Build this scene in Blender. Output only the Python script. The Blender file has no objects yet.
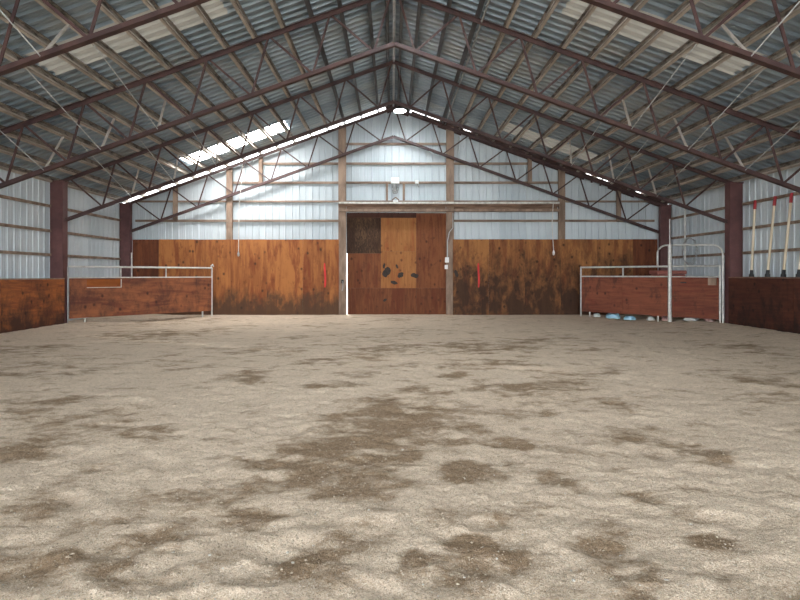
import bpy, bmesh, math, random
import numpy as np
from mathutils import Vector, Matrix, noise as mnoise
random.seed(7)
R = math.radians
SC = bpy.context.scene
COL = SC.collection

# ------------------------------------------------------------------ dimensions (metres)
CAMH = 1.40            # camera height, camera at x=0 y=0 looking along +y
RX = 0.05              # ridge x
XL, XR = -9.17, 9.42   # side walls
YB = -9.0              # the open near end of the roof
YF = 18.63             # far wall sheet
PITCH = 0.36
ZR = CAMH + 5.93       # underside of the roof sheet at the ridge
ZC = CAMH + 5.745       # top chord axis at the ridge
ZD = CAMH + 4.66       # bottom chord axis at the ridge
BAY = 3.67
FRAMES = [5*BAY+.03, 4*BAY, 3*BAY, 2*BAY]
PUR_D = 0.145

# ------------------------------------------------------------------ materials
def new_mat(name):
    m = bpy.data.materials.new(name); m.use_nodes = True
    nt = m.node_tree; nt.nodes.clear()
    out = nt.nodes.new('ShaderNodeOutputMaterial')
    b = nt.nodes.new('ShaderNodeBsdfPrincipled')
    nt.links.new(b.outputs[0], out.inputs[0])
    return m, nt, b
class NT:
    def __init__(s, nt): s.nt = nt
    def n(s, t, **kw):
        nd = s.nt.nodes.new('ShaderNode'+t)
        for k, v in kw.items(): setattr(nd, k, v)
        return nd
    def link(s, a, b): s.nt.links.new(a, b)
    def coord(s, scale=(1,1,1), rand=0.0):
        tc = s.n('TexCoord'); mp = s.n('Mapping'); mp.inputs['Scale'].default_value = scale
        if rand:
            oi = s.n('ObjectInfo'); ml = s.n('Math', operation='MULTIPLY'); ml.inputs[1].default_value = rand
            s.link(oi.outputs['Random'], ml.inputs[0])
            ad = s.n('VectorMath', operation='ADD')
            s.link(tc.outputs['Object'], ad.inputs[0]); s.link(ml.outputs[0], ad.inputs[1])
            s.link(ad.outputs[0], mp.inputs['Vector'])
        else:
            s.link(tc.outputs['Object'], mp.inputs['Vector'])
        return mp.outputs[0]
    def noise(s, vec, scale, detail=4, rough=.55, dist=0):
        nd = s.n('TexNoise'); nd.inputs['Scale'].default_value = scale; nd.inputs['Detail'].default_value = detail
        nd.inputs['Roughness'].default_value = rough; nd.inputs['Distortion'].default_value = dist
        s.link(vec, nd.inputs['Vector']); return nd.outputs['Fac']
    def ramp(s, fac, stops):
        nd = s.n('ValToRGB'); e = nd.color_ramp.elements
        e[0].position, e[1].position = stops[0][0], stops[-1][0]
        for p, c in stops[1:-1]: e.new(p)
        for el, (p, c) in zip(e, stops):
            el.position = p; el.color = (*c, 1) if not isinstance(c, (int, float)) else (c, c, c, 1)
        s.link(fac, nd.inputs[0]); return nd.outputs[0]
    def mix(s, fac, a, b, mode='MIX'):
        nd = s.n('MixRGB', blend_type=mode)
        for v, i in ((fac, 0), (a, 1), (b, 2)):
            if isinstance(v, (int, float)): nd.inputs[i].default_value = v if i == 0 else (v, v, v, 1)
            elif isinstance(v, tuple): nd.inputs[i].default_value = (*v, 1)
            else: s.link(v, nd.inputs[i])
        return nd.outputs[0]
    def math(s, op, a, b=0.0, clamp=False):
        nd = s.n('Math', operation=op); nd.use_clamp = clamp
        for v, i in ((a, 0), (b, 1)):
            if isinstance(v, (int, float)): nd.inputs[i].default_value = v
            else: s.link(v, nd.inputs[i])
        return nd.outputs[0]
    def bump(s, h, strength, dist, bsdf):
        nd = s.n('Bump'); nd.inputs['Strength'].default_value = strength; nd.inputs['Distance'].default_value = dist
        s.link(h, nd.inputs['Height']); s.link(nd.outputs[0], bsdf.inputs['Normal'])

def mat_simple(name, c1, c2, scale=6, rough=.7, metal=0.0, stretch=(1,1,1), rand=7.0, bump=0.0):
    m, nt, b = new_mat(name); k = NT(nt)
    v = k.coord(stretch, rand)
    f = k.noise(v, scale, 5, .6)
    k.link(k.ramp(f, [(.35, c1), (.65, c2)]), b.inputs['Base Color'])
    b.inputs['Roughness'].default_value = rough; b.inputs['Metallic'].default_value = metal
    if bump: k.bump(f, bump, .01, b)
    return m

M = {}
M['steel'] = mat_simple('oxide_steel', (.038,.017,.018), (.082,.039,.034), 3, .6)
M['post'] = mat_simple('oxide_post', (.085,.034,.036), (.15,.064,.06), 2.2, .6)
M['galv'] = mat_simple('galvanised_tube', (.46,.46,.44), (.66,.66,.63), 9, .45, .25)
M['rod'] = mat_simple('bare_steel_rod', (.40,.41,.41), (.56,.57,.57), 9, .5, .2)
M['brace'] = mat_simple('pale_brace', (.40,.36,.32), (.55,.50,.45), 6, .7)
M['timber'] = mat_simple('weathered_timber', (.17,.115,.085), (.33,.235,.175), 5, .85, 0, (1,1,.3))
M['girt'] = mat_simple('girt_timber', (.16,.11,.08), (.34,.25,.19), 5, .85, 0, (.3,1,1))
M['white'] = mat_simple('white_enamel', (.78,.79,.79), (.86,.86,.86), 4, .4)
M['grey_wire'] = mat_simple('grey_wire', (.28,.29,.29), (.40,.41,.41), 8, .5, .3)
M['black'] = mat_simple('black_rubber', (.015,.016,.018), (.035,.036,.04), 8, .7)
M['pole'] = mat_simple('pale_pole_wood', (.66,.55,.40), (.78,.68,.52), 5, .6, 0, (1,1,.2))
M['redtip'] = mat_simple('red_paint', (.30,.012,.02), (.42,.02,.03), 5, .5)
M['redmark'] = mat_simple('red_marker_paint', (.50,.012,.012), (.66,.025,.02), 6, .6)
M['redbin'] = mat_simple('faded_red_bin', (.28,.09,.07), (.38,.13,.10), 4, .6)
M['cord'] = mat_simple('cord', (.55,.53,.50), (.7,.68,.64), 9, .8)
M['header'] = mat_simple('header_board', (.13,.075,.05), (.26,.16,.11), 5, .8, 0, (.3,1,1))
M['track'] = mat_simple('track_rail', (.45,.43,.40), (.68,.66,.62), 10, .5, .3, (1,1,.3))
M['bluebag'] = mat_simple('blue_plastic', (.20,.45,.62), (.42,.62,.74), 8, .4)
M['whitebag'] = mat_simple('white_plastic', (.6,.62,.62), (.75,.75,.74), 8, .4)
M['pinkbag'] = mat_simple('pink_plastic', (.45,.2,.2), (.65,.5,.48), 14, .5)
M['crumb'] = mat_simple('sand_crumb', (.22,.17,.115), (.50,.425,.33), 30, .9, rand=0)
M['pebble'] = mat_simple('pebble', (.34,.31,.26), (.52,.49,.44), 40, .8)

def purlin_mat():
    m, nt, b = new_mat('dusty_purlin'); k = NT(nt)
    v = k.coord((1,1,1), 11)
    f = k.noise(k.coord((1,.25,1), 11), 7, 5, .65)
    base = k.ramp(f, [(.3,(.17,.145,.125)), (.7,(.36,.315,.27))])
    d = k.noise(k.coord((1,.6,1.4), 5), 5, 5, .72)
    mask = k.ramp(d, [(.48,0.0), (.60,.85)])
    k.link(k.mix(mask, base, (.06,.048,.04)), b.inputs['Base Color'])
    b.inputs['Roughness'].default_value = .85
    return m
M['purlin'] = purlin_mat()
M['purlin_lip'] = mat_simple('dusty_purlin_lip', (.36,.31,.26), (.55,.485,.415), 5, .85, 0, (1,.4,1))
M['purlin_dark'] = mat_simple('darker_purlin', (.055,.06,.068), (.12,.12,.125), 5, .6, 0, (1,.3,1))  # darker tone for the purlins nearest the ridge

def sheet_mat(name, c1, c2, ax, metal=.15, rough=.5, warm=None):
    """corrugated sheet: tone changes from sheet to sheet along axis ax, plus streaks"""
    m, nt, b = new_mat(name); k = NT(nt)
    tc = k.n('TexCoord'); sp = k.n('SeparateXYZ'); k.link(tc.outputs['Object'], sp.inputs[0])
    q = k.math('FLOOR', k.math('DIVIDE', sp.outputs[ax], .9144), 0)
    wn = k.n('TexWhiteNoise', noise_dimensions='1D'); k.link(q, wn.inputs['W'])
    f = k.noise(k.coord((1,1,1)), 1.3, 5, .6)
    st = k.noise(k.coord((.4,6,.4) if ax == 1 else (5,5,.35)), 2.2, 4, .6)
    s = k.math('ADD', k.math('MULTIPLY', wn.outputs[0], .35), k.math('ADD', k.math('MULTIPLY', f, .45), k.math('MULTIPLY', st, .35)))
    col = k.ramp(s, [(.3,c1), (.8,c2)])
    if warm:
        w = k.noise(k.coord((.5,.8,.5)), .8, 4, .6)
        col = k.mix(k.ramp(w, [(.5,0.0), (.68,.75)]), col, warm)
    k.link(col, b.inputs['Base Color'])
    b.inputs['Roughness'].default_value = rough; b.inputs['Metallic'].default_value = metal
    return m
M['roof'] = sheet_mat('roof_sheet', (.175,.23,.28), (.34,.41,.47), 1, .25, .42, (.36,.355,.33))
M['wall'] = sheet_mat('wall_sheet', (.46,.525,.57), (.61,.665,.70), 0, .05, .5)
M['sidewall'] = sheet_mat('side_wall_sheet', (.46,.525,.575), (.60,.66,.70), 1, .05, .5)

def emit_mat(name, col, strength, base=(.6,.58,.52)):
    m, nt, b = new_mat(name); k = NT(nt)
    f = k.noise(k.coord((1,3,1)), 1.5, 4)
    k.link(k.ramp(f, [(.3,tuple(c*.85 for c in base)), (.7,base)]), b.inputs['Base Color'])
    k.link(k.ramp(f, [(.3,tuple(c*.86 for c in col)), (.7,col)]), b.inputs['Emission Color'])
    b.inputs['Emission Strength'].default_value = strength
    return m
M['sky_dim'] = emit_mat('dim_skylight', (1.0,.97,.88), .03, (.42,.41,.37))  # panels away from the sun: same skylight, glow kept dim
M['sky_sunlit'] = emit_mat('sunlit_skylight', (1.0,1.0,.98), 7.0, (.8,.8,.8))  # far left panel: sunlight put in as a stronger glow and paler base
M['lamp'] = emit_mat('lamp_lens', (.93,.98,1.0), 76, (.8,.8,.8))

def ply_mat(name, light, dark, stain, stain_lo=.50, stain_hi=.62, stain_h=None, grain=(9,9,.7), curl=0.0, patch=.45, rough=.75, spec=.3, gain=.16):
    """plywood: grain along local z (or as given), big tone patches, dark blotches that thin out above stain_h"""
    m, nt, b = new_mat(name); k = NT(nt)
    g = k.noise(k.coord(grain, 23), 2.0, 6, .6, .6+curl)
    p = k.noise(k.coord((1.1,1.1,.5) if grain[2] < 2 else (.45,.45,1.2), 23), 1.1, 4, .55, .4)
    oi = k.n('ObjectInfo')
    s = k.math('ADD', k.math('MULTIPLY', g, .65), k.math('MULTIPLY', p, patch))
    s = k.math('ADD', s, k.math('MULTIPLY', k.math('SUBTRACT', oi.outputs['Random'], .5), .12))
    mid = tuple((a+c)/2 for a, c in zip(light, dark))
    col = k.ramp(s, [(.38,dark), (.55,mid), (.72,light)])
    p2 = k.noise(k.coord((2.2,2.2,.45) if grain[2] < 2 else (.5,.5,3), 37), 1.6, 5, .65, .5)
    col = k.mix(k.ramp(p2, [(.50,0.0), (.62,.72)]), col, tuple(c*f for c, f in zip(dark, (1.25,1.0,1.0))))
    fine = k.noise(k.coord((1,1,.5), 13), 9, 5, .7)
    col = k.mix(k.ramp(fine, [(.55,0.0), (.72,.55)]), col, tuple(c*.6 for c in dark))
    bl = k.noise(k.coord((1.2,1.2,.7), 31), 2.0, 7, .72, .3)
    if stain_h is not None:
        tc = k.n('TexCoord'); sp = k.n('SeparateXYZ'); k.link(tc.outputs['Object'], sp.inputs[0])
        h = k.math('MULTIPLY', k.math('SUBTRACT', stain_h, sp.outputs[2]), gain)
        h = k.math('MAXIMUM', k.math('MINIMUM', h, gain*.9), -gain)
        bl = k.math('ADD', bl, h)
    mask = k.ramp(bl, [(stain_lo,0.0), (stain_hi,.9)])
    col = k.mix(mask, col, stain)
    kn = k.n('TexVoronoi'); kn.inputs['Scale'].default_value = 3.6; k.link(k.coord((1,1,.8), 17), kn.inputs['Vector'])
    kk = k.ramp(kn.outputs['Distance'], [(.07,.8), (.19,0.0)])
    col = k.mix(kk, col, tuple(c*.6 for c in stain))
    k.link(col, b.inputs['Base Color'])
    b.inputs['Roughness'].default_value = rough; b.inputs['Specular IOR Level'].default_value = spec
    k.bump(g, .25, .004, b)
    return m
M['ply_left'] = ply_mat('plywood_orange', (.39,.150,.046), (.13,.036,.013), (.07,.038,.022), .42, .64, .70, (5,5,.5), patch=.6, gain=.42)
M['ply_right'] = ply_mat('plywood_stained', (.37,.158,.052), (.12,.042,.016), (.032,.015,.010), .40, .66, 1.75, (5,5,.5), patch=.55, gain=.17)
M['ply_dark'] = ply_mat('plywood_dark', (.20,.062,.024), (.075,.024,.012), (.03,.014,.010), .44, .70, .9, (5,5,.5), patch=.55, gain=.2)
M['ply_low'] = ply_mat('kickboard_dark', (.36,.115,.03), (.11,.036,.018), (.040,.018,.013), .44, .66, .72, (.7,.7,6), patch=.5, gain=.30)
M['ply_lowright'] = ply_mat('kickboard_darkest', (.11,.034,.018), (.045,.015,.010), (.016,.008,.007), .42, .62, .5, (.7,.7,8))
M['gate_left'] = ply_mat('gate_board', (.29,.105,.045), (.10,.034,.022), (.06,.025,.02), .46, .68, None, (.6,.6,5), patch=.6)
M['gate_right'] = ply_mat('gate_board_red', (.26,.085,.045), (.12,.036,.022), (.055,.024,.018), .55, .70, None, (.7,.7,8))
M['insert'] = ply_mat('fresh_board', (.36,.11,.02), (.22,.06,.012), (.12,.04,.02), .7, .85, None, (.7,.7,8))
M['door_curl'] = ply_mat('door_curly_ply', (.22,.12,.055), (.028,.013,.008), (.05,.02,.012), .62, .8, None, (5,5,1.6), 2.2, .25)
M['door_red'] = ply_mat('door_red_ply', (.215,.075,.028), (.095,.028,.012), (.07,.025,.014), .60, .75, None)
M['door_pale'] = ply_mat('door_pale_ply', (.38,.165,.056), (.22,.078,.023), (.12,.045,.02), .66, .8, None)
M['door_shade'] = ply_mat('door_shade_strip', (.08,.03,.018), (.045,.018,.012), (.03,.012,.01), .6, .8, None)  # shade at the top of the recessed door, painted as a darker strip
M['blot'] = mat_simple('hoof_scuff', (.02,.016,.014), (.045,.03,.024), 9, .8)

def sand_mat():
    m, nt, b = new_mat('arena_sand'); k = NT(nt)
    at = k.n('Attribute'); at.attribute_name = 'damp'
    v = k.coord()
    rot = k.n('Mapping'); rot.inputs['Rotation'].default_value = (0,0,R(-33)); rot.inputs['Scale'].default_value = (.62,1,1); k.link(v, rot.inputs['Vector'])
    g1 = k.noise(v, 60, 5, .75); g2 = k.noise(v, 150, 2, .6); g0 = k.noise(v, 1.4, 4, .6)
    cl = k.noise(rot.outputs[0], 3.2, 10, .72, .25); cr = k.noise(v, 17, 6, .75, .4)
    dry = k.ramp(g0, [(.3,(.645,.515,.39)), (.7,(.745,.605,.465))])
    dry = k.mix(k.ramp(cr, [(.36,.5), (.52,0.0)]), dry, (.33,.26,.175))
    dry = k.mix(k.ramp(g1, [(.40,.55), (.51,0.0)]), dry, (.29,.205,.135))
    dry = k.mix(k.ramp(g2, [(.53,0.0), (.63,.7)]), dry, (.86,.78,.67))
    wet = k.ramp(cr, [(.3,(.19,.12,.068)), (.7,(.345,.245,.155))])
    wet = k.mix(k.ramp(g1, [(.40,.7), (.5,0.0)]), wet, (.09,.06,.038))
    wet = k.mix(k.ramp(g2, [(.60,0.0), (.70,.6)]), wet, (.55,.48,.38))
    d = k.math('ADD', at.outputs['Fac'], k.math('MULTIPLY', k.math('SUBTRACT', cl, .5), 4.6))
    d = k.math('ADD', d, k.math('MULTIPLY', k.math('SUBTRACT', cr, .5), 1.8))
    d = k.math('ADD', d, k.math('MULTIPLY', k.math('SUBTRACT', g1, .5), .6))
    msk = k.ramp(d, [(.22,0.0), (.95,.92)])
    k.link(k.mix(msk, dry, wet), b.inputs['Base Color'])
    b.inputs['Roughness'].default_value = .95; b.inputs['Specular IOR Level'].default_value = .1
    h = k.math('ADD', k.math('MULTIPLY', g1, .6), k.math('ADD', k.math('MULTIPLY', g2, .3), k.math('MULTIPLY', cr, 1.1)))
    k.bump(h, .9, .022, b)
    return m
M['sand'] = sand_mat()
M['outside'] = mat_simple('outside_gravel', (.30,.28,.24), (.38,.36,.31), 3, .9)

# ------------------------------------------------------------------ mesh helpers
def beam(bm, p, q, w, h, up=(0,0,1)):
    """box from p to q, w across, h along 'up'"""
    p, q = Vector(p), Vector(q); d = (q-p).normalized(); u = Vector(up)
    s = d.cross(u)
    if s.length < 1e-4: s = d.cross(Vector((1,0,0)))
    s.normalize(); u = s.cross(d).normalized()
    vs = []
    for e in (p, q):
        for a, c in ((-1,-1),(1,-1),(1,1),(-1,1)):
            vs.append(bm.verts.new(e + s*(a*w/2) + u*(c*h/2)))
    for f in ((3,2,1,0),(4,5,6,7),(0,1,5,4),(1,2,6,5),(2,3,7,6),(3,0,4,7)):
        bm.faces.new([vs[i] for i in f])
def box(bm, x0, x1, y0, y1, z0, z1):
    beam(bm, ((x0+x1)/2, (y0+y1)/2, z0), ((x0+x1)/2, (y0+y1)/2, z1), abs(x1-x0), abs(y1-y0), (0,1,0))
def tee(bm, p, q, w=.1, h=.09, t=.012, up=(0,0,1)):
    """double angle: flange of width w with a stem of height h standing on it"""
    u = Vector(up)
    beam(bm, p, q, w, t, up)
    beam(bm, Vector(p)+u*(h/2), Vector(q)+u*(h/2), t*2.2, h, up)
def tube(bm, pts, r, n=10, closed=False):
    pts = [Vector(p) for p in pts]; m = len(pts); rings = []
    for i, p in enumerate(pts):
        if closed: t = pts[(i+1) % m]-pts[i-1]
        else: t = pts[min(i+1, m-1)]-pts[max(i-1, 0)]
        t.normalize()
        a = Vector((0,0,1)) if abs(t.z) < .9 else Vector((1,0,0))
        u = t.cross(a).normalized(); v = t.cross(u)
        rr = r[i] if isinstance(r, (list, tuple)) else r
        rings.append([bm.verts.new(p + (u*math.cos(k*2*math.pi/n) + v*math.sin(k*2*math.pi/n))*rr) for k in range(n)])
    if closed:
        # align the closing ring by nearest vertex
        for i in range(m):
            A, B = rings[i], rings[(i+1) % m]
            o = min(range(n), key=lambda j: (A[0].co-B[j].co).length)
            for k in range(n): bm.faces.new((A[k], A[(k+1) % n], B[(k+1+o) % n], B[(k+o) % n]))
        return
    for i in range(m-1):
        A, B = rings[i], rings[i+1]
        for k in range(n): bm.faces.new((A[k], A[(k+1) % n], B[(k+1) % n], B[k]))
    bm.faces.new(rings[0][::-1]); bm.faces.new(rings[-1])
def lathe(bm, c, prof, n=24):
    rings = [[bm.verts.new((c[0]+r*math.cos(k*2*math.pi/n), c[1]+r*math.sin(k*2*math.pi/n), c[2]+z)) for k in range(n)] for r, z in prof]
    for A, B in zip(rings, rings[1:]):
        for k in range(n): bm.faces.new((A[k], A[(k+1) % n], B[(k+1) % n], B[k]))
    bm.faces.new(rings[0][::-1]); bm.faces.new(rings[-1])
def obj(name, bm, mat, parent=None, label=None, smooth=False, local=False, bevel=0.0):
    me = bpy.data.meshes.new(name)
    bmesh.ops.recalc_face_normals(bm, faces=bm.faces[:])
    bm.to_mesh(me); bm.free()
    o = bpy.data.objects.new(name, me); COL.objects.link(o)
    me.materials.append(mat)
    if parent is not None:
        if not local:
            mw = Matrix.LocRotScale(parent['_l'], parent.rotation_euler, None) if '_l' in parent else base_matrix(parent)
            me.transform(mw.inverted())
        o.parent = parent
    if smooth: me.polygons.foreach_set('use_smooth', [True]*len(me.polygons))
    if bevel:
        b = o.modifiers.new('bevel', 'BEVEL'); b.width = bevel; b.segments = 2; b.limit_method = 'ANGLE'
    if label: o['label'] = label
    return o
def base_matrix(o):
    m = Matrix.LocRotScale(o.location, o.rotation_euler, None)
    return base_matrix(o.parent) @ m if o.parent else m
def rebase(o, c):
    """moves the origin of a one-mesh thing to c"""
    o.data.transform(Matrix.Translation(-Vector(c))); o.location = c
def tag(o, label, cat, group=None):
    o['label'] = label; o['category'] = cat
    if group: o['group'] = group
    return o
def thing(name, label, cat, loc=(0,0,0), rotz=0, group=None):
    o = bpy.data.objects.new(name, None); COL.objects.link(o); o.empty_display_size = .1
    o.location = loc; o.rotation_euler = (0,0,rotz)
    return tag(o, label, cat, group)
def struct(name, bm, mat, parent=None, smooth=False):
    o = obj(name, bm, mat, parent, smooth=smooth)
    if parent is None: o['kind'] = 'structure'
    return o
def dup(root, loc):
    r = root.copy(); COL.objects.link(r); r.location = loc
    for ch in list(root.children):
        c = ch.copy(); COL.objects.link(c); c.parent = r
        for g in ch.children:
            d = g.copy(); COL.objects.link(d); d.parent = c
    return r
B = bmesh.new
ORD = ['', 'first', 'second', 'third', 'fourth', 'fifth', 'sixth', 'seventh', 'eighth', 'ninth', 'tenth', 'eleventh', 'twelfth',
       'thirteenth', 'fourteenth', 'fifteenth', 'sixteenth', 'seventeenth']
def chordz(z0, x): return z0 - PITCH*abs(x-RX)

# ------------------------------------------------------------------ floor
def vnoise(x, y, seed):
    rs = np.random.RandomState(seed); T = rs.rand(256, 256)
    xi = np.floor(x).astype(int); yi = np.floor(y).astype(int); fx = x-xi; fy = y-yi
    fx = fx*fx*fx*(fx*(fx*6-15)+10); fy = fy*fy*fy*(fy*(fy*6-15)+10)
    a = T[xi & 255, yi & 255]; b = T[(xi+1) & 255, yi & 255]; c = T[xi & 255, (yi+1) & 255]; d = T[(xi+1) & 255, (yi+1) & 255]
    return (a*(1-fx)+b*fx)*(1-fy) + (c*(1-fx)+d*fx)*fy - .5
def fbm(x, y, s, seed, octs=4, g=.5):
    v = 0; a = 1; t = 0
    for i in range(octs):
        v = v + a*vnoise(x/s+17.3*i, y/s+5.1*i, seed+i); t += a; a *= g; s *= .5
    return v/t*2
def floor_mesh():
    xs = np.sinh(np.linspace(-1, 1, 421)*3.0)/np.sinh(3.0)*11.0
    ys = np.concatenate([np.linspace(-6, 1.7, 40)[:-1], np.geomspace(1.7, 18.9, 520), np.linspace(19.2, 23, 8)])
    X, Y = np.meshgrid(xs, ys)
    wx = X + .35*fbm(X, Y, 1.3, 3, 3); wy = Y + .35*fbm(X, Y, 1.3, 9, 3)
    # dragged and trodden sand: soft ridges running diagonally
    U = wx*.80 + wy*.60; V = -wx*.60 + wy*.80
    h = .012*fbm(U*.55, V, 1.25, 21, 3) + .007*fbm(X, Y, .30, 31, 4, .7) + .006*fbm(X*.8+.2*wx, Y*.8+.2*wy, .16, 41, 3, .6) + .011*fbm(X, Y, .06, 51, 3, .65)
    # hoof dents
    rs = np.random.RandomState(5)
    dents = np.zeros_like(X)
    for i in range(900):
        yy = 1.9 + 16*rs.rand()**1.35; xx = rs.uniform(-1, 1)*min(8.6, .85*yy+.4)
        a = rs.uniform(0, 3.14); rx, ry = rs.uniform(.08, .16), rs.uniform(.05, .09)
        j0, j1 = np.searchsorted(ys, [yy-.5, yy+.5]); i0, i1 = np.searchsorted(xs, [xx-.5, xx+.5])
        sx = X[j0:j1, i0:i1]-xx; sy = Y[j0:j1, i0:i1]-yy
        p = (sx*np.cos(a)+sy*np.sin(a))/rx; q = (-sx*np.sin(a)+sy*np.cos(a))/ry
        r2 = p*p+q*q
        dents[j0:j1, i0:i1] += rs.uniform(.4, 1)*(-.017*np.exp(-r2) + .006*np.exp(-(np.sqrt(r2)-1.9)**2*2))
    h = h + dents
    # banked up at the walls
    side = np.clip((np.abs(X-.1)-7.2)/1.6, 0, 1); h = h + .10*side*side*(3-2*side)*np.clip((Y-1)/4, 0, 1)
    far = np.clip((Y-16.6)/1.6, 0, 1); h = h*(1-.5*far) + .05*far
    # damp patches
    d = .75*fbm(U*.5, V, 1.5, 61, 5, .65) + .6*fbm(U*.6, V, .5, 71, 4, .65) - 7.0*(h-.10*side)
    d = d*1.0 + .10
    def blob(px, py, rx, ry, s=.55):
        nonlocal d
        D = CAMH*545/(py-275); cx = (px-392)*D/545; wxm = rx*D/545; wym = CAMH*545/(max(py-ry, 290)-275) - D
        q = ((X-cx)/wxm)**2 + ((Y-D)/max(wym, .12))**2
        e = np.exp(-q*q*.8); d = np.where(e > .02, np.maximum(d, (s+.25)*e*(1+1.1*fbm(X, Y, .45, 81, 4, .65))), d)
    for b in ((400,420,78,20,1.0), (350,452,72,20,1.0), (290,470,56,18,.8), (362,485,50,16,.7), (40,445,50,14), (150,430,26,8,.5), (50,405,45,10), (245,376,26,7),
              (55,516,36,13), (115,565,26,12), (170,545,45,14), (350,548,50,18,.5), (300,570,30,14), (425,425,36,18), (475,472,34,12,.7),
              (590,548,34,14,1.0), (618,572,42,16,1.0), (640,590,30,12,.9), (412,572,20,22,1.0), (440,588,34,12,.8), (510,446,24,8,.8), (556,480,20,8,.7), (525,560,40,12,.6), (470,545,30,10,.6), (690,515,24,8,.6), (640,500,30,6,.5), (60,560,30,10,.5), (470,572,70,20,.45), (350,575,60,20,.45), (540,520,70,16,.3), (430,390,40,5,.4), (330,385,30,4,.4), (630,430,30,5,.5), (560,395,30,4,.4), (705,455,30,9,.7), (680,447,26,8,.6), (590,405,40,8,.4),
              (712,546,24,9), (270,350,40,5,.3), (150,335,60,5,.35), (30,350,40,7,.3), (480,365,60,5,.35), (730,345,40,5,.3),
              (770,380,40,8,.35), (520,540,30,10,.3), (250,520,40,16,.4), (455,520,30,12,.35)):
        blob(*b)
    hi = (h > .045)*.25
    d = np.clip(d - hi, 0, 1); print('DAMP', np.percentile(d, [5,25,50,75,90,97]))
    nv = X.size; co = np.stack([X, Y, h], -1).reshape(-1, 3).astype(np.float32)
    nr, nc = X.shape; idx = np.arange(nv).reshape(nr, nc)
    f = np.stack([idx[:-1,:-1], idx[:-1,1:], idx[1:,1:], idx[1:,:-1]], -1).reshape(-1, 4)
    me = bpy.data.meshes.new('floor')
    me.vertices.add(nv); me.vertices.foreach_set('co', co.ravel())
    me.loops.add(f.size); me.loops.foreach_set('vertex_index', f.ravel().astype(np.int32))
    me.polygons.add(len(f)); me.polygons.foreach_set('loop_start', (np.arange(len(f))*4).astype(np.int32))
    me.polygons.foreach_set('loop_total', np.full(len(f), 4, np.int32))
    me.update(calc_edges=True)
    me.polygons.foreach_set('use_smooth', np.ones(len(f), bool))
    at = me.attributes.new('damp', 'FLOAT', 'POINT'); at.data.foreach_set('value', d.ravel().astype(np.float32))
    me.materials.append(M['sand'])
    o = bpy.data.objects.new('floor', me); COL.objects.link(o); o['kind'] = 'structure'
    def hz(x, y):
        i = min(max(int(np.searchsorted(xs, x)), 1), nc-1); j = min(max(int(np.searchsorted(ys, y)), 1), nr-1)
        return float(h[j-1:j+1, i-1:i+1].mean())
    return hz
HZ = floor_mesh()
bm = B(); box(bm, -60, 60, -40, 70, -.30, -.25)
struct('ground', bm, M['outside'])

# pebbles and crumbs lying on the sand near the camera: uncountable
bm = B()
def crumbs(n, ymax, r0, r1, seed, sub, mi):
    rs = random.Random(seed); nf = len(bm.faces)
    for i in range(n):
        y = 2.2 + (ymax-2.2)*rs.random()**1.7; x = rs.uniform(-.78, .78)*y
        r = rs.uniform(r0, r1)*(1.5 if rs.random() < .08 else 1)
        mtx = Matrix.LocRotScale(Vector((x, y, HZ(x, y)+r*.15)), Matrix.Rotation(rs.random()*6, 3, 'Z').to_quaternion(), Vector((r, r*rs.uniform(.6, 1), r*.6)))
        if sub: bmesh.ops.create_icosphere(bm, subdivisions=1, radius=1, matrix=mtx)
        else:
            vs = [bm.verts.new(mtx @ Vector(p)) for p in ((1,0,0),(0,1,0),(-1,0,0),(0,-1,0),(.1,.1,1))]
            for a in range(4): bm.faces.new((vs[a], vs[(a+1) % 4], vs[4]))
            bm.faces.new(vs[3::-1])
    bm.faces.ensure_lookup_table()
    for f in bm.faces[nf:]: f.material_index = mi
crumbs(380, 6.5, .003, .007, 3, 1, 0)
crumbs(9000, 7.5, .003, .0085, 4, 0, 1)
o = obj('gravel', bm, M['pebble']); o.data.materials.append(M['crumb']); o['kind'] = 'stuff'
tag(o, 'small pale pebbles and crumbs scattered over the sand in the foreground', 'gravel')

# ------------------------------------------------------------------ ribbed sheets
RIB = .2286
def rib_profile(a0, a1):
    """positions along the sheet and depth of the rib there"""
    out = []; k = math.floor(a0/RIB)-1
    while k*RIB < a1+RIB:
        c = k*RIB
        out += [(c-.032, 0), (c-.016, 1), (c+.016, 1), (c+.032, 0), (c+.085, 0), (c+.092, .16), (c+.108, .16), (c+.115, 0), (c+.150, 0), (c+.157, .16), (c+.173, .16), (c+.18, 0)]
        k += 1
    def at(x):
        for (p, dp), (q, dq) in zip(out, out[1:]):
            if p <= x <= q: return dp+(dq-dp)*(x-p)/(q-p) if q > p else dp
        return 0
    return [(a0, at(a0))] + [p for p in out if a0 < p[0] < a1] + [(a1, at(a1))]
def wall_sheet(bm, axis, pos, a0, a1, zb, zt, sign, depth=.034):
    prev = None
    for a, d in rib_profile(a0, a1):
        off = pos + sign*(1-d)*depth
        z0 = zb(a) if callable(zb) else zb; z1 = zt(a) if callable(zt) else zt
        if axis == 'x': v = (bm.verts.new((a, off, z0)), bm.verts.new((a, off, z1)))
        else: v = (bm.verts.new((off, a, z0)), bm.verts.new((off, a, z1)))
        if prev: bm.faces.new((prev[0], v[0], v[1], prev[1]))
        prev = v
def roof_sheet(bm, side, y0, y1, d0, d1, depth=.028):
    prev = None
    for a, d in rib_profile(y0, y1):
        v = tuple(bm.verts.new((RX+side*dd, a, ZR - PITCH*dd + (1-d)*.05)) for dd in (d0, d1))
        if prev: bm.faces.new((prev[0], v[0], v[1], prev[1]))
        prev = v
SKY_Y = [RIB*4*round((f*BAY-.46)/(RIB*4)) for f in (.5, 2.5, 4.55)]
SKY_Y[1] = 40*RIB; SKY_Y[2] = 73*RIB
SKY_D = (3.08, 6.25)
EAVE = {-1: RX-XL+.12, 1: XR-RX+.12}
Y1 = YF+.27
bm = B()
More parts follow.
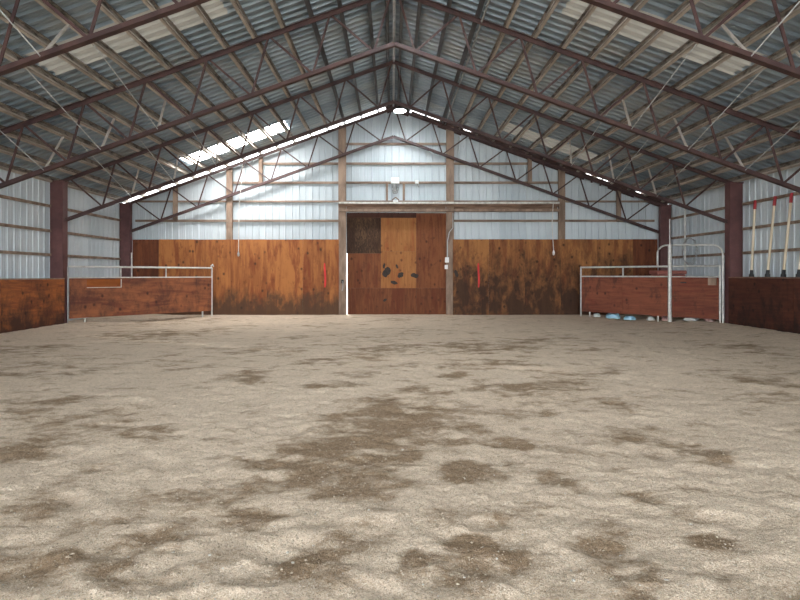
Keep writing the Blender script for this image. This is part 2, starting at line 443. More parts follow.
for s in (-1, 1):
    segs = []
    y = YB
    for sy in SKY_Y: segs.append((y, sy, False)); segs.append((sy, sy+4*RIB, True)); y = sy+4*RIB
    segs.append((y, Y1, False))
    for a, b2, sky in segs:
        if sky: e = .3 if a > 14 else 0; roof_sheet(bm, s, a, b2, .0, SKY_D[0]+e); roof_sheet(bm, s, a, b2, SKY_D[1]+e, EAVE[s])
        else: roof_sheet(bm, s, a, b2, .0, EAVE[s])
# ridge cap closing the top
for s in (-1, 1):
    bm.faces.new([bm.verts.new((RX+s*d, y, ZR+.07-PITCH*d)) for d, y in ((0, YB), (.3, YB), (.3, Y1), (0, Y1))])
struct('ceiling', bm, M['roof'])
n = 0
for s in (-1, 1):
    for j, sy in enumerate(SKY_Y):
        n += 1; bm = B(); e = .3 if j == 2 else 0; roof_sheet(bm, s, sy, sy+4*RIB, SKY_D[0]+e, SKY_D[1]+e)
        struct('window_%d' % n, bm, M['sky_sunlit'] if (j == 2 and s == -1) else M['sky_dim'])

# ------------------------------------------------------------------ walls
DX0, DX1, DZ = -1.55, 1.86, 3.53     # door opening
ztop = lambda x: ZR - .185 - PITCH*abs(x-RX)
bm = B()
for a0, a1, zb in ((XL, DX0, -.1), (DX0, RX, DZ), (RX, DX1, DZ), (DX1, XR, -.1)):
    wall_sheet(bm, 'x', YF, a0, a1, zb, ztop, 1)
struct('wall_back', bm, M['wall'])
for nm, x, s in (('wall_left', XL, -1), ('wall_right', XR, 1)):
    bm = B(); wall_sheet(bm, 'y', x, YB+5.5, YF, -.1, ztop(x)+.19, s, .02)
    struct(nm, bm, M['sidewall'])
# boards that close most of the gap under the roof on the right of the gable
bm = B()
for a, b2 in ((0, .56), (1.55, 2.36), (2.62, 6.55), (6.78, 6.84), (7.08, 7.14), (7.36, 8.25), (8.6, 9.36)):
    beam(bm, (RX+a, YF-.02, ZR-.17-PITCH*a), (RX+b2, YF-.02, ZR-.17-PITCH*b2), .03, .32)
beam(bm, (RX, YF-.02, ZR-.17), (RX-.26, YF-.02, ZR-.17-PITCH*.26), .03, .32)
beam(bm, (RX+.6, YF-.02, ZR-.19-PITCH*.6), (RX+9.3, YF-.02, ZR-.19-PITCH*9.3), .034, .16)
struct('trim_1', bm, M['steel'])

# ------------------------------------------------------------------ trusses
def make_truss(y):
    root = thing('roof_truss', '', 'truss', (RX, y, ZD), 0, 'steel roof trusses across the arena')
    L = {-1: RX-(-8.98), 1: 9.21-RX}
    zc = ZC - (.115 if y > 17 else 0)
    top = lambda s, d: Vector((RX+s*d, y, zc-PITCH*d)); bot = lambda s, d: Vector((RX+s*d, y, ZD-PITCH*d))
    for s in (-1, 1):
        bm = B(); tee(bm, top(s, 0)+Vector((0,0,.03)), top(s, L[s])+Vector((0,0,.03)), .10, -.085); obj('top_chord', bm, M['steel'], root)
        bm = B(); tee(bm, bot(s, 0)-Vector((0,0,.03)), bot(s, L[s]-.19)-Vector((0,0,.03)), .10, .085); obj('bottom_chord', bm, M['steel'], root)
        d = .06; i = 0
        while d < L[s]-.2:
            b1 = d+.35
            if b1 < L[s]-.25:
                bm = B(); beam(bm, top(s, d), bot(s, b1), .022, .042, (1,0,0)); obj('web_member', bm, M['steel'], root)
            if i:
                bm = B(); beam(bm, top(s, d)+Vector((0,.024,0)), bot(s, d-.89)+Vector((0,.024,0)), .022, .042, (1,0,0)); obj('web_member', bm, M['steel'], root)
            d += 1.24; i += 1
        # sway braces up to the purlins on both sides
        far = y > 17
        for x0, x1 in ((4.78, 5.13), (5.93, 6.28), (7.08, 7.43)):
            if far: break
            if not far:
                bm = B(); beam(bm, bot(s, x0), (RX+s*x1, y+1.22, ZR-PUR_D-PITCH*x1-.005), .045, .02, (0,0,1)); obj('sway_brace', bm, M['brace'], root)
            bm = B(); tube(bm, [bot(s, x0), (RX+s*x1, y-1.75, ZR-PUR_D-PITCH*x1-.005)], .009, 6); obj('stay_rod', bm, M['rod'], root)
    return root
TL = ['rusty steel roof truss farthest away, just in front of the back wall',
      'rusty steel roof truss second from the back wall, on the posts behind the front boards',
      'rusty steel roof truss third from the back wall, crossing the middle of the roof',
      'rusty steel roof truss nearest the camera, cut off by the picture top']
for y, l in zip(FRAMES, TL): make_truss(y)['label'] = l

# ------------------------------------------------------------------ corner and side posts: wide flange columns
def make_post(x, y, label, side):
    root = thing('steel_post', label, 'post', (x, y, 0), 0, 'dark red steel side posts')
    zt = chordz(ZC, x) - (.115 if y > 18 else 0)
    w, d, t = .33, .22, .02
    if y > 18: d = .16
    bm = B()
    box(bm, x-w/2, x+w/2, y-d/2, y-d/2+t, -.1, zt); obj('flange', bm, M['post'], root)
    bm = B(); box(bm, x-w/2, x+w/2, y+d/2-t, y+d/2, -.1, zt); obj('flange', bm, M['post'], root)
    bm = B(); box(bm, x-t/2, x+t/2, y-d/2+t, y+d/2-t, -.1, zt-.1); obj('web_plate', bm, M['post'], root)
    bm = B(); box(bm, x-side*w/2-side*.014, x-side*w/2-side*.001, y-d/2, y+d/2, -.1, zt); obj('side_plate', bm, M['post'], root)
    bm = B(); box(bm, x-w/2-.02, x+w/2+.02, y-d/2-.02, y+d/2+.02, zt, zt+.03); obj('cap_plate', bm, M['post'], root)
WHERE = ['in the corner with the back wall', 'second from the back wall', 'third from the back wall', 'fourth from the back wall']
for i, y in enumerate(FRAMES):
    make_post(-8.98, y, 'dark red steel post on the left wall, '+WHERE[i], -1)
    make_post(9.21, y, 'dark red steel post on the right wall, '+WHERE[i], 1)

# ------------------------------------------------------------------ purlins
for s, sn in ((-1, 'left'), (1, 'right')):
    offs = [.16] + [.53+.575*i for i in range(16)]
    offs = [d for d in offs if d < EAVE[s]-.15]
    for i, d in enumerate(offs):
        bm = B(); z = ZR - PITCH*d - PUR_D/2 - .012
        nrm = Vector((s*PITCH, 0, 1)).normalized()
        # Z section: web and two lips
        N = 60; y0, y1 = YB+.05, YF+.20; p0 = Vector((RX+s*d, y0, z)); p1 = Vector((RX+s*d, y1, z))
        beam(bm, p0, p1, .034, PUR_D-.012, nrm)
        side = Vector((s*1.0, 0, -PITCH)).normalized()
        off = nrm*(PUR_D/2-.018) - side*(.03)
        beam(bm, p0+off, p1+off, .05, .018, nrm)
        nf = len(bm.faces)
        off = nrm*(-PUR_D/2+.014) + side*(.026)
        beam(bm, p0+off, p1+off, .045, .018, nrm)
        off = nrm*(-PUR_D/2+.026) + side*(.044)
        beam(bm, p0+off, p1+off, .008, .03, nrm)
        beam(bm, p0-nrm*(PUR_D/2-.026), p1-nrm*(PUR_D/2-.026), .038, .04, nrm)
        bm.faces.ensure_lookup_table()
        for f in bm.faces[nf:]: f.material_index = 1
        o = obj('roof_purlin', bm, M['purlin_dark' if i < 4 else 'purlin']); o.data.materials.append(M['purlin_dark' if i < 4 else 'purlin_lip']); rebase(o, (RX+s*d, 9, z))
        how = 'right beside the ridge' if i == 0 else ('%s out from the ridge' % ORD[i+1])
        if i == len(offs)-1: how = 'lowest, along the eave'
        tag(o, ('dark' if i < 4 else 'dusty mottled')+' roof purlin on the %s slope, %s' % (sn, how), 'purlin', 'purlins under the roof sheets')

# ridge pipe and conduit
bm = B(); tube(bm, [(RX, YB+.1, ZR-.17), (RX, YF-.03, ZR-.17)], .03, 10)
tag(obj('ridge_pipe', bm, M['rod'], smooth=True), 'pale bluish pipe running under the roof ridge', 'pipe')
bm = B(); tube(bm, [(RX+1.76, 5, ZR-PUR_D-PITCH*1.76-.035), (RX+1.76, YF-.06, ZR-PUR_D-PITCH*1.76-.035)], .022, 8)
tag(obj('conduit', bm, M['grey_wire'], smooth=True), 'grey conduit along a purlin right of the ridge', 'conduit')

# ------------------------------------------------------------------ girts
GY0, GY1 = YF-.062, YF-.004
def girt(x0, x1, z, label, grp='girts on the back wall', m='girt', h=.075):
    bm = B(); box(bm, x0, x1, GY0, GY1, z-h/2, z+h/2)
    o = obj('wall_girt', bm, M[m], bevel=.004); rebase(o, ((x0+x1)/2, YF, z)); tag(o, label, 'girt', grp)
girt(-1.72, 2.02, 5.87, 'short rail high on the back wall between the two door posts, below the lamp')
girt(-4.5, 4.75, 5.20, 'back wall rail second from the top, crossing behind the truss point')
girt(-5.62, 5.78, 4.55, 'back wall rail at the height of the white caged lamp')
girt(-8.75, 8.95, 3.91, 'long back wall rail just above the door header', h=.06)
girt(-8.75, DX0-.1, 3.25, 'low back wall rail above the plywood, left of the door')
girt(DX1+.2, 8.95, 3.25, 'low back wall rail above the plywood, right of the door')
for s, x, sn, dz in ((1, XL, 'left', 0), (-1, XR, 'right', .05)):
    for z, nm in ((1.94, 'lowest'), (2.58, 'middle'), (3.24, 'highest')):
        bm = B(); x0, x1 = sorted((x+s*.004, x+s*.062)); box(bm, x0, x1, YB+5.6, YF-.10, z+dz-.035, z+dz+.035)
        o = obj('wall_girt', bm, M['girt'], bevel=.004); rebase(o, (x, 9, z)); tag(o, '%s long rail along the %s side wall' % (nm, sn), 'girt', 'girts on the side walls')
# gable posts (timber) in front of the girts
PY0, PY1 = YF-.162, YF-.062
def gpost(name, x, w, z0, z1, label, m='timber', y0=PY0, y1=PY1):
    bm = B(); box(bm, x-w/2, x+w/2, y0, y1, z0, z1)
    o = obj(name, bm, M[m], bevel=.006); rebase(o, (x, (y0+y1)/2, z0)); tag(o, label, 'post', 'timber posts on the back wall')
gpost('timber_post', -1.69, .26, -.1, ztop(-1.69)-.03, 'tall timber post left of the plywood door')
gpost('timber_post', 1.97, .26, -.1, ztop(1.97)-.03, 'tall timber post right of the plywood door')
gpost('timber_post', -5.52, .20, -.1, ztop(-5.52)-.03, 'timber post rising behind the left plywood wall')
gpost('timber_post', 5.76, .22, -.1, ztop(5.76)-.03, 'timber post rising behind the right plywood wall')
gpost('short_stud', -4.46, .13, 4.50, ztop(-4.46)-.03, 'short stud hung from the roof right of the left timber post')
gpost('short_stud', 4.68, .13, 4.50, ztop(4.68)-.03, 'short stud hung from the roof left of the right timber post')
gpost('short_stud', -7.36, .14, 3.22, ztop(-7.36)-.03, 'short stud high by the left corner of the back wall')
gpost('short_stud', 7.70, .14, 3.22, ztop(7.7)-.03, 'short stud high by the right corner of the back wall')
gpost('short_stud', -.17, .075, 3.94, 4.54, 'thin pale stud left of the white caged lamp')
gpost('short_stud', .40, .075, 3.94, 4.54, 'thin pale stud right of the white caged lamp')

# ------------------------------------------------------------------ plywood on the back wall
def ply(x0, x1, z1, label, m, grp):
    bm = B(); w = x1-x0
    box(bm, -w/2+.0015, w/2-.0015, -.009, .009, 0, z1)
    o = obj('plywood_sheet', bm, M[m], bevel=.002); o.location = ((x0+x1)/2, PY0-.014, 0)
    return tag(o, label, 'plywood', grp)
x = -1.80; i = 1; PSL = {}
while x > -8.6:
    xa = max(x-1.2192, -8.75)
    if xa < -8.3: xa = -8.78
    nm = 'narrow end' if x-xa < 1.1 else ORD[i]
    PSL[i] = ply(xa, x, 2.60+.004*(i % 2), 'tall orange plywood sheet left of the door, %s' % ('beside the corner post' if xa < -8.3 else '%s out from it' % ORD[i]), 'ply_dark' if xa < -8.3 else 'ply_left', 'plywood sheets left of the door')
    x = xa; i += 1
x = 2.06; i = 1; PR = None; PS = {}
while x < 8.9:
    xa = min(x+1.2192, 8.98)
    if xa > 8.4: xa = 8.99
    o = PS[i] = ply(x, xa, 2.61-.004*(i % 2), 'tall stained plywood sheet right of the door, %s' % ('beside the corner post' if xa > 8.4 else '%s out from it' % ORD[i]), 'ply_dark' if xa > 8.4 else 'ply_right', 'plywood sheets right of the door')
    PR = PR or o
    x = xa; i += 1
for x, nm in ((-2.27, 'left'), (2.93, 'right')):
    bm = B(); yy = PY0-.0255
    tube(bm, [(x+.012*math.sin(t*5), yy, .98+t*.82) for t in [j/8 for j in range(9)]], [.022, .03, .032, .03, .034, .03, .032, .03, .018], 8)
    for v in bm.verts: v.co.y = yy + (v.co.y-yy)*.06
    obj('red_stripe', bm, M['redmark'], PSL[1] if x < 0 else PS[1], 'upright red paint stripe')
# dark scuff at the right plywood edge by the door
def splat(bm, cx, cz, rx, rz, yy, seed):
    rr = random.Random(seed); n = 18; vs = []
    for k in range(n):
        a = k*2*math.pi/n; f = 1+.25*math.sin(2*a+seed)+.15*rr.uniform(-1, 1)
        vs.append((cx+rx*f*math.cos(a), cz+rz*f*math.sin(a)))
    A = [bm.verts.new((p, yy, q)) for p, q in vs]; C = [bm.verts.new((p, yy-.0015, q)) for p, q in vs]
    bm.faces.new(C)
    for k in range(n): bm.faces.new((A[k], A[(k+1) % n], C[(k+1) % n], C[k]))

# ------------------------------------------------------------------ sliding door
DY = YF+.05
bm = B(); box(bm, -1.518, 2.3, DY+.012, DY+.05, .02, 1.0); box(bm, -1.53, 2.3, DY+.012, DY+.05, 1.0, 2.14); box(bm, -1.56, 2.3, DY+.012, DY+.05, 2.14, DZ+.12)
door = struct('door_1', bm, M['header'])
def dpanel(x0, x1, z0, z1, m, label):
    bm = B(); box(bm, x0+.002, x1-.002, DY-.012, DY+.011, z0+.002, z1-.002)
    me_c = ((x0+x1)/2, DY, z0)
    o = obj('door_panel', bm, M[m], door, label, bevel=.003)
    o.data.transform(Matrix.Translation(-Vector(me_c))); o.location = me_c
    return o
C0, C1, C2, C3 = -1.522, -.38, .83, 2.05
dpanel(-1.56, C1, 2.14, 3.36, 'door_curl', 'dark curly grained panel at the top left of the door')
dpanel(-1.535, C1, .95, 2.14, 'door_red', 'reddish panel left of the middle of the door')
pp = dpanel(C1, C2, .95, 2.21, 'door_pale', 'pale orange panel with dark scuffs in the middle of the door')
dpanel(C1, C2, 2.21, 3.36, 'door_pale', 'pale orange panel at the top middle of the door')
dpanel(C2, C3, .95, 3.50, 'door_red', 'tall reddish panel on the right of the door')
pb = dpanel(-1.522, C2, .02, .95, 'door_red', 'low wide reddish panel at the bottom of the door')
dpanel(C2, C3, .04, .95, 'door_red', 'low reddish panel at the bottom right of the door')
dpanel(-1.56, C2, 3.36, 3.62, 'door_shade', 'painted shade strip along the top of the door')
k = 29.15
for n_, (px, py, rx, ry) in enumerate(((386.5, 272, 4.2, 5.5), (400.5, 275, 2.8, 3.8), (414.5, 275.5, 3.4, 3.2), (394, 282.5, 3.6, 2.2), (397, 266.5, 1.6, 2.0), (384, 266, 1.6, 2.4), (385, 300, 2, 1.6))):
    bm = B(); splat(bm, (px-392)/k, CAMH+(275-py)/k, rx/k*.88, ry/k*.88, DY-.0125, n_); obj('scuff_mark', bm, M['blot'], door, 'black scuff on the door')
bm = B(); splat(bm, (454.5-392)/29.5+.06, CAMH+(275-273.5)/29.5, .075, .1, PY0-.0235, 4)
obj('scuff_mark', bm, M['blot'], PR, 'black scuff on the plywood edge')
# header: track above the door
def header(x0, x1, label, nm):
    root = thing('door_track', label, 'track', ((x0+x1)/2, YF-.2, 3.55), 0, 'sliding door tracks')
    bm = B(); box(bm, max(x0, -1.55), min(x1, 1.83) if x0 < 0 else x1, YF-.061, YF-.02, 3.585, 3.77); obj('track_board', bm, M['header'], root, bevel=.004)
    bm = B(); box(bm, x0, x1, YF-.30, YF-.163, 3.80, 3.86); obj('track_cover', bm, M['track'], root, bevel=.006)
    bm = B(); box(bm, x0, x1, YF-.24, YF-.163, 3.71, 3.795); obj('track_rail', bm, M['header'], root)
    bm = B(); box(bm, x0, x1, YF-.26, YF-.163, 3.54, 3.63); obj('lower_board', bm, M['timber'], root, bevel=.005)
    return root
header(-1.80, 2.085, 'pale sliding door track right over the plywood door', 'door')
header(2.10, 5.64, 'sliding door track continuing on the wall right of the door', 'right')

# caged white lamp above the door
cx, cy = .105, YF-.13
root = thing('caged_lamp', 'white box lamp with a grey wire cage above the door', 'lamp', (cx, YF-.07, 4.4))
bm = B(); box(bm, cx-.145, cx+.145, cy-.09, cy+.06, 4.49, 4.70); obj('housing', bm, M['white'], root, bevel=.02)
bm = B()
for j in range(9):
    a = j*2*math.pi/9
    tube(bm, [(cx+.13*math.cos(a), cy-.02+.07*math.sin(a), 4.49), (cx+.115*math.cos(a), cy-.02+.06*math.sin(a), 4.3), (cx+.07*math.cos(a), cy-.02+.04*math.sin(a), 4.17)], .009, 5)
for zz, rr in ((4.38, .122), (4.27, .108), (4.17, .07)):
    tube(bm, [(cx+rr*math.cos(t*math.pi/8), cy-.02+rr*.55*math.sin(t*math.pi/8), zz) for t in range(16)], .007, 5, True)
obj('wire_cage', bm, M['grey_wire'], root)
bm = B(); lathe(bm, (cx, cy-.02, 4.22), [(.02, 0), (.05, .02), (.06, .12), (.05, .25), (.03, .28)], 16); obj('bulb_jar', bm, M['grey_wire'], root, smooth=True)
bm = B(); cx2 = .845; box(bm, cx2-.06, cx2+.06, YF-.14, YF-.063, 4.49, 4.62)
root = thing('junction_box', 'small white box on the rail right of the caged lamp', 'electrical box', (cx2, YF-.06, 4.5)); obj('box_body', bm, M['white'], root, bevel=.01)
bm = B(); tube(bm, [(cx2+.02, YF-.1, 4.5), (cx2+.04, YF-.11, 4.44), (cx2+.07, YF-.11, 4.38)], .022, 8); obj('cable_stub', bm, M['grey_wire'], root)
root = thing('pulley_block', 'small pale pulley block on the middle of the door track', 'pulley', (.12, YF-.24, 3.86))
bm = B(); box(bm, .03, .21, YF-.30, YF-.20, 3.863, 3.92); obj('block_body', bm, M['white'], root, bevel=.01)
bm = B(); beam(bm, (.0, YF-.25, 3.925), (.12, YF-.25, 4.02), .04, .03); beam(bm, (.12, YF-.25, 4.02), (.24, YF-.25, 3.925), .04, .03); obj('bracket', bm, M['timber'], root)

# switch boxes and conduit on the right door post
px0 = 1.86
root = thing('switch_box', 'white switch box on the right door post with a conduit above', 'electrical box', (px0, PY0-.03, 1.9))
bm = B(); box(bm, px0-.065, px0+.065, PY0-.06, PY0-.002, 1.82, 2.0); obj('box_body', bm, M['white'], root, bevel=.008)
bm = B(); box(bm, px0-.075, px0+.03, PY0-.055, PY0-.002, 1.60, 1.74); obj('lower_box', bm, M['white'], root, bevel=.008)
bm = B(); tube(bm, [(px0+.02, PY0-.02, 2.0), (px0+.02, PY0-.02, 2.55), (px0+.08, PY0-.025, 2.85), (px0+.2, PY0-.03, 3.0), (px0+.2, PY0-.03, 3.5)], .014, 7); obj('conduit', bm, M['rod'], root)
root = thing('door_latch', 'dark chain latch on the left door post', 'latch', (-1.68, PY0, 1.1))
bm = B(); box(bm, -1.72, -1.64, PY0-.022, PY0, 1.12, 1.24); obj('latch_plate', bm, M['black'], root, bevel=.004)
bm = B(); tube(bm, [(-1.68, PY0-.03, 1.2), (-1.66, PY0-.035, 1.1), (-1.67, PY0-.03, .95), (-1.69, PY0-.03, .86)], .014, 7); obj('chain', bm, M['grey_wire'], root)

# pull cords with a bob
for x0, x1, zt_, zb_, yy, lab in ((-5.02, -5.17, chordz(ZC, -5.02)-.25, 2.08, FRAMES[0]-.03, 'long pale pull cord hanging before the left plywood'),
                                   (5.42, 5.43, 3.86, 2.12, YF-.32, 'pale pull cord with white end hanging before the right plywood')):
    root = thing('pull_cord', lab, 'cord', (x1, yy, zb_))
    bm = B(); xm = (x0+x1)/2
    tube(bm, [(x0, yy, zt_), ((x0+x1)/2-.05, yy, (zt_*.55+zb_*.45)), (x1, yy, zb_+.1)], .012, 6); obj('cord', bm, M['cord'], root)
    bm = B(); lathe(bm, (x1, yy, zb_-.06), [(.012, 0), (.036, .03), (.04, .1), (.02, .16), (.01, .18)], 12); obj('bob', bm, M['white'] if x0 > 0 else M['grey_wire'], root, smooth=True)
    if x0 > 0:
        bm = B(); tube(bm, [(x0, yy, zt_-.02), (x0, yy+.017, zt_-.02)], .02, 8); obj('hook', bm, M['rod'], root)

# ------------------------------------------------------------------ low boards along the side walls
def lowboard(side, x, y0, y1, z0, z1, m, label, yc):
    root = thing('kick_board', label, 'board', (x, (y0+y1)/2, z0), 0, 'low plywood boards along the side walls')
    bm = B(); box(bm, x-.012, x+.012, y0, y1, z0, z1); o = obj('board', bm, M[m], root, bevel=.002)
    bm = B(); x2 = x - side*.001; xa, xb = sorted((x-side*.02, x+side*.025)); box(bm, xa, xb, y0, y1, z1+.001, z1+.03); obj('cap_rail', bm, M['girt'] if side < 0 else M['header'], root, bevel=.003)
    for yy in ((y0+.15), (y1-.15)) if y1 > 13 else ():
        bm = B(); xa, xb = sorted((x+side*.013, x+side*.10)); box(bm, xa, xb, yy-.045, yy+.045, z0-.1, z1); obj('back_stud', bm, M['header'], root)
for i, (ya, yb) in enumerate(((12.20, 14.56), (9.76, 12.195))):
    wh = 'next to the gate' if i == 0 else 'nearer the camera'
    lowboard(-1, -8.76, ya, yb, .02, 1.29, 'ply_low', 'dark orange low plywood board on the left side, '+wh, 0)
    lowboard(1, 9.0, ya, yb, .02, 1.32, 'ply_lowright', 'very dark low plywood board on the right side, '+wh, 0)

# ------------------------------------------------------------------ poles leaning on the right wall
def lean_pole(i, yb, yt, label):
    xb, xt, zb, zt_ = 9.145, 9.33, 1.355, 3.32
    root = thing('wooden_pole', label, 'pole', (xb, yb, zb), 0, 'pale poles leaning on the right wall')
    p = Vector((xb, yb, zb)); q = Vector((xt, yt, zt_)); d = (q-p)
    bm = B(); tube(bm, [p+d*.05, p+d*.88], .029, 12); obj('shaft', bm, M['pole'], root, smooth=False)
    bm = B(); tube(bm, [p+d*.88, p+d*.94, p+d*.995, p+d], [.036, .036, .034, .022], 12); obj('red_tip', bm, M['redtip'], root)
    bm = B(); tube(bm, [p, p+d*.03, p+d*.035, p+d*.085], [.055, .055, .04, .036], 12); obj('foot', bm, M['black'], root)
for i, (yb, yt, l) in enumerate(((13.87, 14.0, 'pale wooden pole with red tip nearest the right steel post'),
                                 (13.28, 13.27, 'pale wooden pole with red tip, middle one of the three whole poles'),
                                 (12.74, 12.72, 'pale wooden pole with red tip, third from the steel post'),
                                 (12.26, 12.20, 'pale wooden pole cut off by the right edge of the picture'))):
    lean_pole(i, yb, yt, l)
bm = B(); box(bm, 9.03, 9.345, 11.2, 14.5, 1.30, 1.354)
tag(obj('wall_ledge', bm, M['header'], bevel=.003), 'dark ledge behind the low board on the right wall', 'ledge')

# ------------------------------------------------------------------ gates across the corners
GA, GB = Vector((-8.74, 14.72, 0)), Vector((-5.94, 18.0, 0))
ang = math.atan2(GB.y-GA.y, GB.x-GA.x); Lg = (GB-GA).length
gate = thing('corral_gate', 'long plywood-covered tube gate across the left corner', 'gate', (GA.x, GA.y, 0), ang, 'gates across the corners')
def gpart(nm, bm, m, root, label=None, smooth=False, bevel=0): return obj(nm, bm, M[m], root, label, smooth, True, bevel)
def ztube(nm, root, pts, r, m='galv'):
    bm = B(); tube(bm, pts, r, 10); return gpart(nm, bm, m, root, smooth=False)
zb0, zt0 = .24, 1.31
# board with a notch for the lighter insert
t0, t1, zi0, zi1 = .46, 1.37, 1.06, 1.28
bm = B()
box(bm, .02, Lg-.03, -.011, .011, zb0-.02, zi0); box(bm, .02, t0, -.011, .011, zi0, zt0); box(bm, t1, Lg-.03, -.011, .011, zi0, zt0); box(bm, t0, t1, -.011, .011, zi1, zt0)
bmesh.ops.remove_doubles(bm, verts=bm.verts[:], dist=.0005)
gpart('board', bm, 'gate_left', gate)
bm = B(); box(bm, t0-.03, t1+.03, .012, .028, zi0-.04, zi1+.02); gpart('insert_board', bm, 'insert', gate, 'bright orange board behind the notch in the gate')
bm = B(); box(bm, t0, t1, -.02, -.0115, zi0-.02, zi0); box(bm, t1-.0, t1+.025, -.02, -.0115, zi0-.02, zi1); gpart('notch_trim', bm, 'brace', gate)
ztube('top_rail', gate, [(.0, 0, 1.63), (Lg-.06, 0, 1.63), (Lg-.02, 0, 1.66)], .028)
ztube('lower_rail', gate, [(.02, .045, .3), (Lg-.03, .045, .3)], .022)
ztube('board_rail', gate, [(.02, .0, 1.33), (Lg-.03, .0, 1.33)], .017)
for tt in (1.39, 2.75): ztube('upright', gate, [(tt, .034, .3), (tt, .034, 1.60)], .022)
ztube('end_post', gate, [(Lg-.01, 0, .02), (Lg-.01, 0, 1.64)], .026)
ztube('end_post', gate, [(-.015, 0, .0), (-.015, 0, 1.62)], .014, 'grey_wire')
for tt in (.42, Lg-.33): ztube('leg', gate, [(tt, .03, .02), (tt, .03, .30)], .026)
bm = B(); tube(bm, [(Lg-.05, 0, 1.69), (Lg+.02, 0, 1.75), (Lg+.05, 0, 1.68)], .02, 8); gpart('latch', bm, 'rod', gate)
bm = B(); tube(bm, [(-8.715, 18.24, .05), (-8.715, 18.24, 2.15)], .025, 8)
tag(obj('corner_pipe', bm, M['galv']), 'pale upright pipe at the left corner post, above the gate', 'pipe')

# right side
HA, HB = Vector((6.24, 18.0, 0)), Vector((8.97, 14.72, 0))
ang = math.atan2(HB.y-HA.y, HB.x-HA.x); Lh = (HB-HA).length; tp = Lh*.667
g2 = thing('corral_gate', 'wide red-brown gate panel in the right corner, left of the arched gate', 'gate', (HA.x, HA.y, 0), ang, 'gates across the corners')
bm = B(); box(bm, .03, tp/2-.002, -.011, .011, .20, 1.33); gpart('board', bm, 'gate_right', g2)
bm = B(); box(bm, tp/2+.002, tp-.06, -.011, .011, .20, 1.33); gpart('board', bm, 'gate_right', g2)
ztube('top_rail', g2, [(0, 0, 1.65), (tp-.05, 0, 1.65)], .029)
ztube('board_rail', g2, [(.02, 0, 1.355), (tp-.05, 0, 1.355)], .021)
ztube('lower_rail', g2, [(.02, .045, .3), (tp-.05, .045, .3)], .022)
ztube('upright', g2, [(tp*.5, .034, .3), (tp*.5, .034, 1.63)], .024)
ztube('end_post', g2, [(.0, 0, .02), (.0, 0, 1.67)], .026)
for tt in (.30, tp-.35): ztube('leg', g2, [(tt, .03, .02), (tt, .03, .30)], .022)
# arched frame with its thick post
ar = thing('arch_frame', 'galvanised arched gate frame with a thick post in the right corner', 'gate frame', (HA.x, HA.y, 0), ang)
ztube('gate_post', ar, [(tp, 0, -.05), (tp, 0, 2.28)], .052)
ztube('thin_mast', ar, [(tp, 0, 2.28), (tp, 0, 3.02)], .017)
zc = 2.27; r = .25
pts = [(tp-.38, .06, 1.685), (tp-.38, .06, zc-r)] + [(tp-.38+r-r*math.cos(a*math.pi/16), .06, zc-r+r*math.sin(a*math.pi/16)) for a in range(1, 9)]
pts += [(Lh-.03-.3+.3*math.sin(a*math.pi/16), .06*(1-a/8), zc-.04-.3+.3*math.cos(a*math.pi/16)) for a in range(0, 9)] + [(Lh-.03, 0, -.02)]
ztube('arch', ar, pts, .026)
g3 = thing('walk_gate', 'small red-brown walk-through gate under the arch', 'gate', (HA.x+math.cos(ang)*tp, HA.y+math.sin(ang)*tp, 0), ang, 'gates across the corners')
Lw = Lh-tp-.10
bm = B(); box(bm, .06, Lw-.03, -.011, .011, .19, 1.33); gpart('board', bm, 'gate_right', g3)
ztube('top_rail', g3, [(.055, 0, 1.65), (Lw, 0, 1.65)], .026)
ztube('end_tube', g3, [(Lw, 0, .06), (Lw, 0, 1.67)], .024)
ztube('board_rail', g3, [(.055, 0, 1.353), (Lw-.03, 0, 1.353)], .017)
ztube('lower_rail', g3, [(.055, .045, .22), (Lw-.03, .045, .22)], .02)
bm = B(); box(bm, Lw-.28, Lw-.08, -.07, -.012, 1.12, 1.33); gpart('wood_block', bm, 'timber', g3, 'pale wooden latch block', bevel=.006)
bm = B(); box(bm, .30, .46, -.02, -.0115, 1.17, 1.20); gpart('slot', bm, 'black', g3, 'dark slot')

# behind the right gates
root = thing('storage_bin', 'faded red bin behind the arched gate', 'bin', (8.6, 16.9, .1))
bm = B(); box(bm, 8.15, 9.0, 16.7, 17.2, .1, 1.42); obj('bin_body', bm, M['redbin'], root, bevel=.03)
bm = B(); box(bm, 8.12, 9.03, 16.67, 17.23, 1.425, 1.54); obj('lid', bm, M['redbin'], root, bevel=.03)
bm = B(); tube(bm, [(9.30, 17.3, .05), (9.30, 17.3, 3.68)], .03, 8)
tag(obj('wall_pipe', bm, M['galv']), 'pale upright pipe on the right wall behind the arched gate', 'pipe')
root = thing('wire_coil', 'thin wire coil hanging on the right wall behind the arch', 'coil', (9.27, 16.9, 2.1))
for j in range(3):
    bm = B(); rr = .42-.015*j
    tube(bm, [(9.27-.02*j+.02*math.sin(a*2), 16.95+rr*math.cos(a*2*math.pi/28), 2.12+.02*j+rr*math.sin(a*2*math.pi/28)) for a in range(28)], .009, 6, True)
    obj('loop', bm, M['grey_wire'], root)
def bag(t, yo, s, m, label, seed):
    c = HA + (HB-HA).normalized()*t + Vector((math.sin(-ang), math.cos(ang), 0))*yo
    bm = B(); bmesh.ops.create_icosphere(bm, subdivisions=3, radius=1)
    for v in bm.verts:
        n_ = mnoise.noise(v.co*1.6+Vector((seed*3.1, 0, 0)))*.35 + mnoise.noise(v.co*4+Vector((seed, 2, 0)))*.14
        v.co = v.co*(1+n_); v.co.x *= s[0]; v.co.y *= s[1]; v.co.z = max(v.co.z, -.55)*s[2]
    o = obj('plastic_bag', bm, M[m], smooth=True); o.location = (c.x, c.y, HZ(c.x, c.y)+.5*s[2]); o.rotation_euler.z = ang
    tag(o, label, 'bag', 'bags under the right gates')
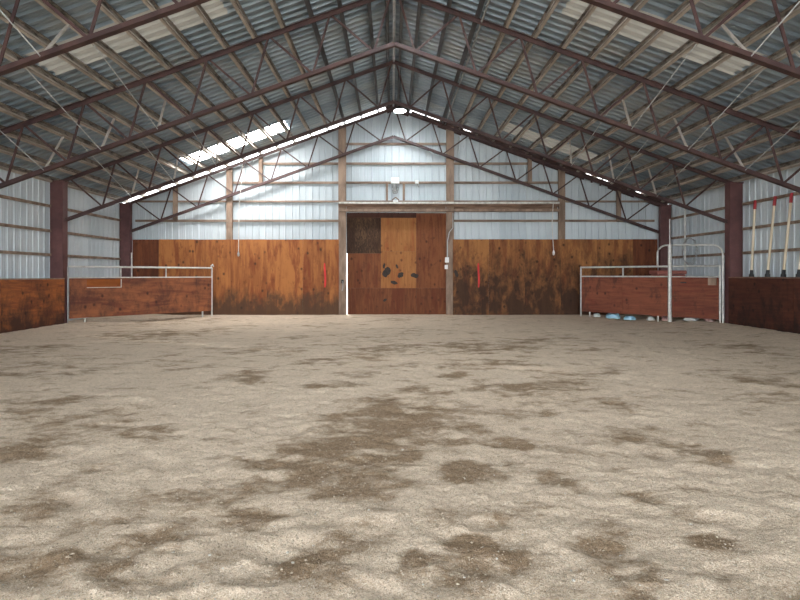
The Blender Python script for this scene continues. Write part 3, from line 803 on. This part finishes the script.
bag(.42, .25, (.12,.12,.07), 'whitebag', 'whitish crumpled bag under the left end of the right gate', 1)
bag(.98, .25, (.24,.16,.11), 'bluebag', 'light blue crumpled bag under the right gate, largest one', 2)
bag(1.52, .25, (.17,.14,.09), 'bluebag', 'blue crumpled bag under the middle of the right gate', 3)
bag(2.15, .3, (.12,.12,.08), 'whitebag', 'white crumpled bag left of the pinkish one under the gate', 4)
bag(2.62, .30, (.15,.12,.09), 'pinkbag', 'pinkish crumpled bag at the foot of the arched gate post', 5)
bag(3.30, .3, (.20,.14,.08), 'whitebag', 'white crumpled bag under the small walk-through gate', 6)
bag(3.78, .35, (.14,.14,.08), 'pinkbag', 'pinkish crumpled bag under the right end of the walk-through gate', 7)

# ------------------------------------------------------------------ lamps
def high_bay(x, y, z, label):
    root = thing('high_bay_lamp', label, 'lamp', (x, y, z), 0, 'round lamps under the ridge')
    bm = B(); lathe(bm, (x, y, z), [(.19, .0), (.215, .01), (.215, .05), (.14, .08), (.08, .13), (.03, .14)], 28); obj('housing', bm, M['black'], root, smooth=False)
    bm = B(); lathe(bm, (x, y, z-.022), [(.12, 0), (.18, .008), (.185, .021)], 28); obj('lens', bm, M['lamp'], root)
    bm = B(); tube(bm, [(x, y, z+.14), (x, y, ZR-.03-PITCH*abs(x-RX))], .008, 6); obj('cable', bm, M['black'], root)
high_bay(.25, 16.9, 6.49, 'glaring round lamp under the ridge before the back wall')
high_bay(.27, 9.2, 6.66, 'added unseen fill lamp under the ridge over the middle of the arena')  # from here on: lamps added out of view as overhead fill
high_bay(.27, 6.6, 6.66, 'added unseen fill lamp under the ridge nearer the camera')
high_bay(.27, 2.2, 6.66, 'added unseen fill lamp under the ridge above the camera')

# ------------------------------------------------------------------ light
sun = bpy.data.lights.new('sun', 'SUN'); sun.energy = 3.2; sun.angle = R(.6); sun.color = (1, .95, .86)
so = bpy.data.objects.new('sun', sun); COL.objects.link(so)
so.rotation_euler = Vector((.24, -.92, -.60)).to_track_quat('-Z', 'Y').to_euler()
w = bpy.data.worlds.new('World'); SC.world = w; w.use_nodes = True
bg = w.node_tree.nodes['Background']; bg.inputs[0].default_value = (.93, .97, 1.0, 1); bg.inputs[1].default_value = 2.6

# ------------------------------------------------------------------ camera
cam = bpy.data.cameras.new('camera'); co = bpy.data.objects.new('camera', cam); COL.objects.link(co)
co.location = (0, 0, CAMH); co.rotation_euler = (R(90), 0, 0)
cam.sensor_width = 36; cam.lens = 545*36/800; cam.shift_x = .01; cam.shift_y = -.03125; cam.clip_end = 200
SC.camera = co
SC.cycles.use_light_tree = False
vs = SC.view_settings; vs.view_transform = 'Standard'; vs.look = 'None'; vs.gamma = 1; vs.use_curve_mapping = False; vs.exposure = 2.05
